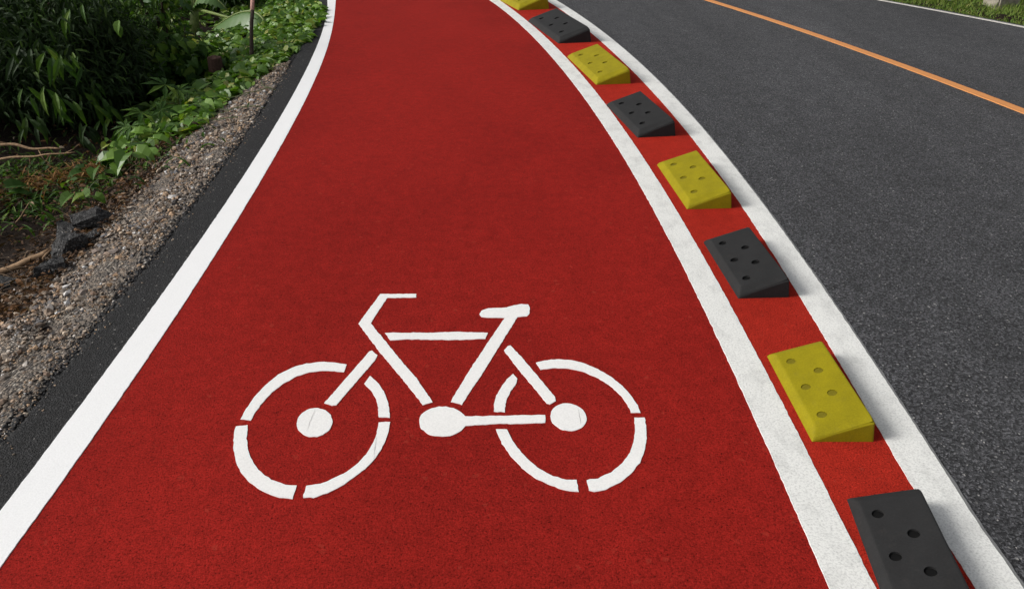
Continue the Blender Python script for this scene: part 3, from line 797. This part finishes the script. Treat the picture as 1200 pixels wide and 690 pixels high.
# ------------------------------------------------------------------ creeping ground cover
def creeper_cover():
    P_, D_, U_, L_ = [], [], [], []
    def add(n, ymin, ymax, dmin, dmax, h):
        y = rng.uniform(ymin, ymax, n)
        lo = np.interp(y, [5, 6.5, 7.4, 8.2, 8.8, 9.4, 9.9, 10.4, 11.4, 11.9, 12.6, 20], [.75, .52, .36, .12, .02, -.10, -.04, -.17, -.15, -.02, .02, .02]) if dmin is None else dmin
        dd = lo + (dmax - lo) * rng.uniform(0, 1, n) ** 1.1
        x = S(y) - dd
        hh = np.clip((dd - lo) * 0.55 + 0.03, 0.03, h)
        mound = np.array([0.5 + 0.9 * mnoise.noise((a_ * 1.7, b_ * 1.7, 7)) for a_, b_ in zip(x, y)])
        z = np.maximum(tz(x, y), np.where(dd < 0, 0.0, -9)) + hh * np.clip(mound, .1, 1.4) * rng.uniform(0.25, 1.0, n) + .012
        P_.append(np.stack([x, y, z], 1))
        A = rng.uniform(0, 2 * np.pi, n)
        D_.append(np.stack([np.cos(A), np.sin(A), rng.normal(-.05, .3, n)], 1))
        U_.append(np.stack([rng.normal(.12, .33, n), rng.normal(-.22, .33, n), np.ones(n)], 1))
        L_.append(rng.uniform(.055, .125, n))
    add(2600, 7.2, 13.5, None, 1.5, .18)
    add(1500, 7.6, 13.5, None, .7, .18)
    add(700, 6.2, 8.0, None, 1.3, .22)
    add(1500, 9.0, 18.0, None, 2.6, .24)
    P2, D2, U2, L2_ = [np.concatenate(v) for v in (P_, D_, U_, L_)]
    V, T = leaves('heart', P2, D2, U2, L2_, L2_ * rng.uniform(.75, 1.05, len(L2_)))
    tag(link('creeper_ground_cover', tri_mesh('creeper_ground_cover', V, T, M['leaf_bright'])), kind='stuff')
    # trailing stems under the leaves
    bm = bmesh.new()
    for _ in range(60):
        y = rnd.uniform(6.4, 12.5); dd = rnd.uniform(.2, 1.2); A = rnd.uniform(0, 6.28)
        pts = []
        x = float(S(y)) - dd
        for k in range(6):
            pts.append((x, y, float(tz(x, y)) + .03 + .02 * rnd.random()))
            A += rnd.uniform(-.5, .5)
            x += math.cos(A) * .1; y += math.sin(A) * .1
        tube_bm(bm, pts, [.004] * 6, 4)
    tag(link('creeper_stems', bm_mesh(bm, 'creeper_stems', M['stem'])), kind='stuff')
creeper_cover()

HEART = [single_leaf('heart', 1, .92, M['leaf_bright'], 1.0), single_leaf('heart', 1, .85, M['leaf_bright'], 1.8)]
HEART_MID = [single_leaf('heart', 1, .95, M['leaf_mid'], 1.0), single_leaf('heart', 1, .8, M['leaf_mid'], 1.8)]
def creeper(pos, n, spread, size, label, pool=HEART, rise=.14, group='leafy creepers at the edge of the gravel', name='creeper_plant', droop=-.25):
    e = empty(name, pos)
    tag(e, label, 'plant', group)
    bm = bmesh.new()
    tips = []
    for k in range(n):
        A = 2 * math.pi * (k + rnd.uniform(-.3, .3)) / n
        rr = spread * rnd.uniform(.25, 1)
        tip = Vector((math.cos(A) * rr, math.sin(A) * rr, rise * rnd.uniform(.45, 1.1)))
        gz = float(tz(pos[0] + tip.x, pos[1] + tip.y)) - pos[2]
        tip.z = max(tip.z + gz * .6, gz + .02)
        tube_bm(bm, [(0, 0, 0), tip * .5 + Vector((0, 0, .03)), tip], [.004, .003, .002], 4)
        tips.append((tip, A))
    link('stem', bm_mesh(bm, 'stem', M['stem']), e)
    for tip, A in tips:
        o = link('leaf', rnd.choice(pool), e)
        A2 = A + rnd.uniform(-.6, .6)
        orient(o, tip, (math.cos(A2), math.sin(A2), droop + rnd.uniform(-.25, .2)), (rnd.uniform(-.3, .5), rnd.uniform(-.6, .1), 1))
        s_ = size * rnd.uniform(.7, 1.2)
        o.scale = (s_, s_, s_)
    return e

creeper((-2.997, 5.777, -0.291), 11, .22, .15, 'bright oval leaved creeper spreading over the gravel edge, nearest the camera')
creeper((-3.185, 5.695, -0.359), 8, .17, .13, 'bluish green low creeper beside the orange dry leaves', HEART_MID)
creeper((-3.011, 6.089, -0.286), 8, .16, .12, 'bright creeper clump just behind the nearest creeper on the gravel edge')
creeper((-3.021, 6.732, -0.267), 9, .17, .12, 'bright creeper clump on the gravel edge beside the dark star leaved plants')
creeper((-2.684, 6.344, -0.163), 4, .10, .10, 'tiny pale creeper sprig standing alone in front of the gravel edge clumps')
creeper((-2.773, 6.752, -0.180), 10, .18, .13, 'fresh bright creeper clump halfway along the gravel edge')
creeper((-2.855, 7.505, -0.180), 8, .18, .14, 'bright creeper clump just in front of the reddish stump')
creeper((-2.704, 7.504, -0.130), 8, .18, .14, 'pale green creeper clump right of the reddish stump at the gravel edge')
creeper((-2.636, 7.880, -0.106), 9, .2, .14, 'creeper clump at the far end of the gravel, by the foot of the stake')
creeper((-2.818, 4.781, -0.256), 3, .08, .08, 'single small green sprig above the asphalt lumps', HEART_MID)
creeper((-3.790, 5.327, -0.422), 5, .14, .16, 'olive leaved sprig cut off by the left edge of the photo', HEART_MID)
creeper((-3.121, 5.235, -0.350), 6, .14, .10, 'small dull green creeper in the litter above the asphalt lumps', HEART_MID)

# star shaped leaves
def star_leaf(m):
    V, T = [], []
    for k in range(7):
        A = R(-126 + 42 * k); ln = [.62, .8, .95, 1, .95, .8, .62][k]
        d_ = np.array((math.sin(A), math.cos(A), 0)); s_ = np.array((d_[1], -d_[0], 0))
        b = len(V)
        V += [(0, 0, 0), tuple(d_ * ln * .5 - s_ * .11 + (0, 0, .05)), tuple(d_ * ln * .5 + (0, 0, .02)), tuple(d_ * ln * .5 + s_ * .11 + (0, 0, .05)), tuple(d_ * ln + (0, 0, -.1))]
        T += [(b, b + 2, b + 1), (b, b + 3, b + 2), (b + 1, b + 2, b + 4), (b + 2, b + 3, b + 4)]
    return tri_mesh('star_leaf', V, T, m)
STAR = [star_leaf(M['leaf_mid'])]
creeper((-3.141, 6.457, -0.319), 6, .26, .20, 'dark plant with star shaped leaves, nearest of its kind by the gravel', STAR, .26, 'plants with star shaped leaves', 'star_leaf_plant')
creeper((-3.115, 7.114, -0.286), 6, .26, .20, 'dark plant with star shaped leaves behind the bright creeper clumps', STAR, .32, 'plants with star shaped leaves', 'star_leaf_plant')

# ------------------------------------------------------------------ shrubs with drooping leaves
LANCE = {k: [single_leaf('lance', 1, .20, M[k], 1.0), single_leaf('lance', 1, .25, M[k], 2.2)] for k in ('leaf_dark', 'leaf_mid', 'leaf_bright')}
OVAL = [single_leaf('oval', 1, .62, M['leaf_mid'], 1.0), single_leaf('oval', 1, .55, M['leaf_mid'], 2.0)]

def shrub(x, y, rx, ry, h, n, kind, mat, label, size=(.075, .145), aspect=.21, droop=.8, group=None, low=0.03, nclump=70, name='shrub'):
    z0 = float(tz(x, y))
    e = empty(name, (x, y, z0))
    tag(e, label, 'shrub', group)
    # trunk and limbs
    bm = bmesh.new()
    ends = []
    for k in range(6):
        A = 2 * math.pi * k / 6 + rnd.uniform(-.3, .3); r_ = rnd.uniform(.35, .75)
        tip = Vector((math.cos(A) * rx * r_, math.sin(A) * ry * r_, h * rnd.uniform(.55, .9)))
        tube_bm(bm, [(math.cos(A) * .03, math.sin(A) * .03, -.05), tip * .4 + Vector((0, 0, h * .1)), tip], [.03, .018, .007], 6)
        ends.append(tip)
    link('trunk', bm_mesh(bm, 'trunk', M['bark']), e)
    # twigs carry clumps of leaves spread through the volume
    pts, drs = [], []
    cz = h * .5
    for _ in range(nclump):
        while True:
            p = np.array([rnd.uniform(-1, 1), rnd.uniform(-1, 1), rnd.uniform(-1, 1)])
            q = np.linalg.norm(p)
            if .45 < q < 1: break
        lump = 1 + .22 * mnoise.noise((p[0] * 2 + x, p[1] * 2 + y, p[2] * 2))
        c_ = np.array([p[0] * rx * lump, p[1] * ry * lump, max(cz + p[2] * cz * lump, low + .02)])
        m_ = max(4, int(n / nclump * rnd.uniform(.5, 1.5)))
        out = np.array([p[0], p[1], 0]); out /= np.linalg.norm(out) + .01
        off = rng.normal(0, .13 * max(rx, .6), (m_, 3))
        pts.append(c_ + off)
        drs.append(out * .55 + rng.normal(0, .62, (m_, 3)) + rng.normal(0, .35, 3) + np.array([0, 0, -droop * .8]))
    pts = np.concatenate(pts); drs = np.concatenate(drs)
    keep = pts[:, 2] > low
    pts, drs = pts[keep], drs[keep]
    m_ = len(pts)
    up = np.stack([rng.normal(0, .4, m_), rng.normal(0, .4, m_), np.ones(m_)], 1) + unit(pts * [1, 1, 0]) * .6
    L = rng.uniform(size[0], size[1], m_)
    V, T = leaves(kind, pts, drs, up, L, L * aspect * rng.uniform(.8, 1.2, m_))
    o = link('crown', tri_mesh('crown', V, T, M[mat]), e)
    o['kind'] = 'stuff'
    return e

def sprays(e, world_pts, pool, size, n=6, hang=-.9):
    """leafy twig ends that stand out from a crown; world points"""
    for wp in world_pts:
        base = Vector(wp) - e.location
        for k in range(n):
            o = link('leaf', rnd.choice(pool), e)
            A = rnd.uniform(-2.6, .4)
            orient(o, base + Vector((rnd.gauss(0, .05), rnd.gauss(0, .05), rnd.gauss(0, .04))), (math.cos(A) * .6, math.sin(A) * .6, hang + rnd.uniform(-.3, .4)), (rnd.uniform(-.2, .6), -.5, .6))
            s_ = size * rnd.uniform(.75, 1.2)
            o.scale = (s_, s_, s_)

G1 = 'dark drooping shrubs on the left bank'
s1 = shrub(-5.05, 7.5, 1.25, 1.0, 1.35, 8500, 'lance', 'leaf_dark', 'dark shrub with long drooping leaves at the left edge, above the bare branches', group=G1, nclump=110)
s2 = shrub(-4.35, 7.7, .80, .75, 1.3, 7500, 'lance', 'leaf_dark', 'dark shrub with drooping leaves right beside the star leaved plants', group=G1, nclump=110)
s3 = shrub(-6.3, 7.2, 1.2, 1.1, 1.3, 2600, 'lance', 'leaf_dark', 'dark shrub half out of the photo at the left edge', group=G1, nclump=90)
s4 = shrub(-5.55, 9.2, 1.0, .9, 1.2, 5000, 'lance', 'leaf_dark', 'dark shrub behind the front row of drooping shrubs', group=G1, nclump=110)
s5 = shrub(-7.0, 9.2, 1.5, 1.2, 1.25, 3200, 'lance', 'leaf_dark', 'dark shrub behind at the top left corner', group=G1, nclump=100)
sprays(s1, [(-3.816, 6.550, 0.427), (-3.737, 6.500, 0.368), (-3.968, 6.500, 0.114), (-3.881, 6.500, 0.041)], LANCE['leaf_mid'], .20, 7)
sprays(s1, [(-4.079, 6.500, 0.451), (-4.121, 6.400, -0.092), (-3.786, 6.600, -0.227)], LANCE['leaf_dark'], .2, 7)
sprays(s2, [(-3.803, 7.000, 0.692), (-3.766, 6.950, -0.096), (-3.653, 6.900, -0.200), (-3.840, 7.000, 0.007), (-3.501, 6.700, -0.258)], LANCE['leaf_mid'], .2, 5)
sprays(s2, [(-3.367, 6.950, 0.517)], OVAL, .14, 2)

# lighter, broad leaved growth behind
s6 = shrub(-4.5, 9.3, .34, .4, .8, 1500, 'oval', 'leaf_mid', 'mid green broad leaved bush between the dark shrubs and the banana plant', (.07, .14), .6, .35, nclump=60)
sprays(s6, [(-3.649, 8.500, 0.169), (-3.573, 8.600, 0.060), (-3.710, 8.400, -0.077), (-3.508, 8.600, -0.076)], OVAL, .17, 6, -.4)
s7 = shrub(-3.85, 8.75, .22, .3, 1.45, 900, 'oval', 'leaf_mid', 'tall column of hanging climber leaves at the right end of the dark shrubs', (.06, .12), .5, 1.0, nclump=50, name='climber')
s8 = shrub(-3.6, 8.35, .5, .45, .5, 1300, 'heart', 'leaf_mid', 'low dark bush of rounded leaves left of the reddish stump', (.08, .14), .9, .25, nclump=50)
G2 = 'background shrubs beyond the banana plant'
shrub(-7.0, 12.4, 1.1, 1.1, .75, 2600, 'oval', 'leaf_mid', 'dark green background bush left of the banana plant', (.09, .17), .5, .5, G2, nclump=80)
shrub(-5.1, 14.2, 1.3, 1.2, 1.0, 2600, 'oval', 'leaf_mid', 'green background bush right behind the banana plant', (.09, .17), .5, .5, G2, nclump=80)
shrub(-4.4, 13.6, .8, .8, .8, 1300, 'lance', 'leaf_dark', 'dark background bush behind the top of the wooden stake', (.12, .2), .2, .6, G2, nclump=60)
shrub(-8.8, 12.0, 1.7, 1.5, 1.1, 2400, 'oval', 'leaf_dark', 'dark background bush at the far left behind the drooping shrubs', (.09, .17), .5, .5, G2, nclump=80)

# ------------------------------------------------------------------ banana plant
def banana():
    p = (-4.765, 11.972, -0.423)
    e = empty('banana_plant', p)
    tag(e, 'banana plant with pale green stem and broad arching leaves', 'plant')
    top = Vector((-4.705, 12.000, -0.075)) - Vector(p)
    bm = bmesh.new()
    tube_bm(bm, [(0, 0, -.05), top * .35, top * .7, top * 1.05], [.075, .068, .06, .05], 12)
    link('stem', bm_mesh(bm, 'stem', M['stem_green'], True), e)
    def leaf(a0, pts, half, hang, seed):
        P_ = [Vector(q) for q in pts]
        n = 22
        mid = []
        for i in range(n):                       # quadratic arch through three points
            f = i / (n - 1)
            mid.append(P_[0] * (1 - f) * (1 - 2 * f) + P_[1] * 4 * f * (1 - f) + P_[2] * f * (2 * f - 1))
        g = []
        for i, c_ in enumerate(mid):
            f = i / (n - 1)
            t_ = (mid[min(i + 1, n - 1)] - mid[max(i - 1, 0)]).normalized()
            s_ = t_.cross(Vector((0, 0, 1))).normalized()
            wd = half * max(0.02, math.sin(math.pi * min(1, .06 + f * .97)) ** .55)
            row = []
            for k in range(-4, 5):
                u = k / 4
                rip = .02 * math.sin(f * 60 + seed) * abs(u)
                drop = hang * abs(u) ** 1.3 * wd + rip + .05 * wd * mnoise.noise((f * 5, u * 2, seed))
                side = s_ * u * wd * math.sqrt(max(.12, 1 - hang * hang * .55))
                row.append(c_ + side - Vector((0, 0, drop)))
            g.append([tuple(q) for q in row])
        o = link('leaf', grid_mesh('leaf', np.array(g), M['banana']), e)
        bm = bmesh.new()
        tube_bm(bm, [P_[0] * .0 + a0] + [m_ + Vector((0, 0, .006)) for m_ in mid], [.022] + [.018 * (1 - .8 * i / n) + .002 for i in range(n)], 6)
        link('midrib', bm_mesh(bm, 'midrib', M['stem_green'], True), o)
    T_ = top
    rel = lambda q: Vector(q) - Vector(p)
    leaf(T_, [rel((-3.327, 10.900, -0.168)), rel((-3.634, 11.100, 0.021)), rel((-4.347, 11.600, -0.306))], .22, .85, 1.0)
    leaf(T_, [T_, T_ + Vector((-.40, -.12, .22)), T_ + Vector((-.85, -.25, -.02))], .17, .6, 2.0)
    leaf(T_, [T_, T_ + Vector((.26, -.10, .20)), T_ + Vector((.55, -.2, .0))], .16, .6, 3.0)
    leaf(T_, [T_, T_ + Vector((.05, .25, .55)), T_ + Vector((.1, .7, .5))], .18, .5, 4.0)
    leaf(T_, [T_, T_ + Vector((-.35, .2, .6)), T_ + Vector((-.9, .4, .5))], .18, .5, 5.0)
banana()

# stake, stump
def stake():
    b = (-2.854, 8.539, -0.136); t = (-3.003, 9.450, 0.473)
    e = empty('wooden_stake', b)
    tag(e, 'thin dark wooden stake with faded pink top standing in the creepers', 'stake')
    d_ = Vector(t) - Vector(b)
    bm = bmesh.new()
    pts = [d_ * f + Vector((.006 * math.sin(f * 9), 0, 0)) for f in (-.05, .2, .4, .6, .76)]
    tube_bm(bm, pts, [.022, .023, .021, .022, .021], 9)
    link('shaft', bm_mesh(bm, 'shaft', M['bark'], True), e)
    bm = bmesh.new()
    tube_bm(bm, [d_ * .761, d_ * .9, d_ * 1.0], [.0225, .0225, .022], 9)
    link('painted_top', bm_mesh(bm, 'painted_top', M['pink_paint'], True), e)
stake()
def stump():
    b = (-3.092, 8.160, -0.236)
    bm = bmesh.new()
    rings = []
    for k in range(9):
        z = -.05 + .33 * k / 8
        rings.append([bm.verts.new(((.075 + .012 * mnoise.noise((math.cos(a_) * 1.5, math.sin(a_) * 1.5, z * 4))) * math.cos(a_) * (1.12 - .2 * k / 8), (.075 + .012 * mnoise.noise((math.cos(a_) * 1.5, 3 + math.sin(a_) * 1.5, z * 4))) * math.sin(a_) * (1.12 - .2 * k / 8), z + (.03 * mnoise.noise((math.cos(a_) * 2, math.sin(a_) * 2, 5)) if k == 8 else 0))) for a_ in [2 * math.pi * q / 14 for q in range(14)]])
    for r0, r1 in zip(rings[:-1], rings[1:]):
        for q in range(14): bm.faces.new((r0[q], r0[(q + 1) % 14], r1[(q + 1) % 14], r1[q]))
    c_ = bm.verts.new((0, 0, .30))
    for q in range(14): bm.faces.new((rings[-1][q], rings[-1][(q + 1) % 14], c_))
    o = link('tree_stump', bm_mesh(bm, 'tree_stump', M['red_bark']))
    o.location = b
    tag(o, 'short reddish brown stump standing among the creepers', 'stump')
stump()

# flowering weeds
def petal_mesh():
    V, T = [], []
    for k in range(5):
        A = 2 * math.pi * k / 5; b = len(V)
        d_ = np.array((math.cos(A), math.sin(A), 0)); s_ = np.array((-d_[1], d_[0], 0))
        V += [(0, 0, 0), tuple(d_ * .6 - s_ * .32 + (0, 0, .15)), tuple(d_ + (0, 0, .1)), tuple(d_ * .6 + s_ * .32 + (0, 0, .15))]
        T += [(b, b + 1, b + 2), (b, b + 2, b + 3)]
    return tri_mesh('flower', V, T, M['petal'])
FL = petal_mesh()
def weed(pos, tips, label):
    e = empty('flowering_weed', pos)
    tag(e, label, 'plant', 'white flowering weeds')
    bm = bmesh.new()
    rel = [Vector(t_) - Vector(pos) for t_ in tips]
    for t_ in rel: tube_bm(bm, [(0, 0, 0), t_ * .5 + Vector((0, 0, .05)), t_], [.005, .004, .003], 4)
    link('stem', bm_mesh(bm, 'stem', M['stem']), e)
    pts, dr = [], []
    for t_ in rel:
        for k in range(14):
            pts.append(np.array(t_) * rnd.uniform(.3, .95) + rng.normal(0, .03, 3)); dr.append(rng.normal(0, 1, 3))
    n = len(pts)
    V, T = leaves('oval', pts, dr, np.tile([0, 0, 1.], (n, 1)) + rng.normal(0, .3, (n, 3)), rng.uniform(.05, .1, n), rng.uniform(.02, .05, n))
    o = link('foliage', tri_mesh('foliage', V, T, M['leaf_mid']), e); o['kind'] = 'stuff'
    for t_ in rel:
        f = link('flower', FL, e)
        f.location = t_
        f.rotation_euler = (rnd.uniform(.2, .9), rnd.uniform(-.4, .4), rnd.uniform(0, 6))
        s_ = rnd.uniform(.028, .042)
        f.scale = (s_, s_, s_)
weed((-3.739, 9.966, -0.374), [(-3.872, 10.100, -0.318), (-3.815, 10.100, -0.307), (-3.762, 10.000, -0.318)], 'white flowered weed just behind the reddish stump')
weed((-3.757, 10.470, -0.351), [(-3.903, 10.600, -0.300), (-3.840, 10.600, -0.267), (-3.814, 10.600, -0.311), (-3.751, 10.600, -0.278), (-3.831, 10.500, -0.335), (-3.740, 10.700, -0.231), (-3.993, 10.800, -0.239)], 'white flowered weed under the drooping banana leaf')
weed((-4.422, 12.419, -0.417), [(-4.599, 12.800, -0.264), (-4.515, 12.800, -0.251), (-4.439, 12.800, -0.277), (-4.529, 12.700, -0.286), (-4.612, 12.500, -0.367), (-4.570, 12.600, -0.321)], 'white flowered weed above the drooping banana leaf')
weed((-4.829, 11.596, -0.425), [(-4.680, 11.000, -0.063), (-4.612, 11.100, -0.057)], 'white flowered weed left of the banana stem')

# ------------------------------------------------------------------ right verge
def verge():
    n = 42000
    y = rng.uniform(6.5, 19, n)
    dd = 0.07 + 3.2 * rng.uniform(0, 1, n) ** 1.5
    x = E2(y) + dd
    h = rng.uniform(.05, .16, n) * np.clip(.35 + dd * .8, .35, 1.2)
    blades('verge_grass', x, y, tz(x, y), h, rng.uniform(.006, .011, n), M['grass'], .45)
verge()
def concrete_post():
    b = (6.896, 11.302)
    e = empty('concrete_post', (b[0], b[1] + .15, float(tz(b[0], b[1]))), R(14))
    tag(e, 'square weathered concrete post standing in the roadside grass at top right', 'post')
    bm = bmesh.new()
    bmesh.ops.create_cube(bm, size=1)
    for v in bm.verts:
        v.co = Vector((v.co.x * .36, v.co.y * .30, (v.co.z + .5) * .95 - .1))
    bmesh.ops.bevel(bm, geom=bm.edges[:], offset=.018, segments=2, affect='EDGES')
    bmesh.ops.subdivide_edges(bm, edges=bm.edges[:], cuts=4, use_grid_fill=True)
    for v in bm.verts: v.co += v.co.normalized() * .008 * mnoise.noise(v.co * 14)
    link('shaft', bm_mesh(bm, 'shaft', M['concrete']), e)
    bm = bmesh.new()
    bmesh.ops.create_cube(bm, size=1)
    for v in bm.verts: v.co = Vector((v.co.x * .46, v.co.y * .40, v.co.z * .08 + .892))
    bmesh.ops.bevel(bm, geom=bm.edges[:], offset=.012, segments=2, affect='EDGES')
    link('cap', bm_mesh(bm, 'cap', M['concrete']), e)
concrete_post()
shrub(7.05, 12.6, .45, .35, .5, 700, 'oval', 'leaf_dark', 'small dark weed bush in the roadside grass across the road', (.06, .12), .5, .2, nclump=30)
def scrap():
    b = (6.266, 11.745)
    bm = bmesh.new()
    bmesh.ops.create_grid(bm, x_segments=6, y_segments=6, size=.06)
    for v in bm.verts: v.co.z = .05 + .05 * mnoise.noise((v.co.x * 30, v.co.y * 30, 2)); v.co.x *= .9 + .4 * mnoise.noise((v.co.y * 20, 1, 1))
    ex = bmesh.ops.extrude_face_region(bm, geom=bm.faces[:])
    for v in [g for g in ex['geom'] if isinstance(g, bmesh.types.BMVert)]: v.co.z += .004
    o = link('paper_scrap', bm_mesh(bm, 'paper_scrap', M['paper']))
    o.location = (b[0], b[1], float(tz(b[0], b[1])) + .03)
    tag(o, 'crumpled white scrap lying in the roadside grass', 'litter')
scrap()
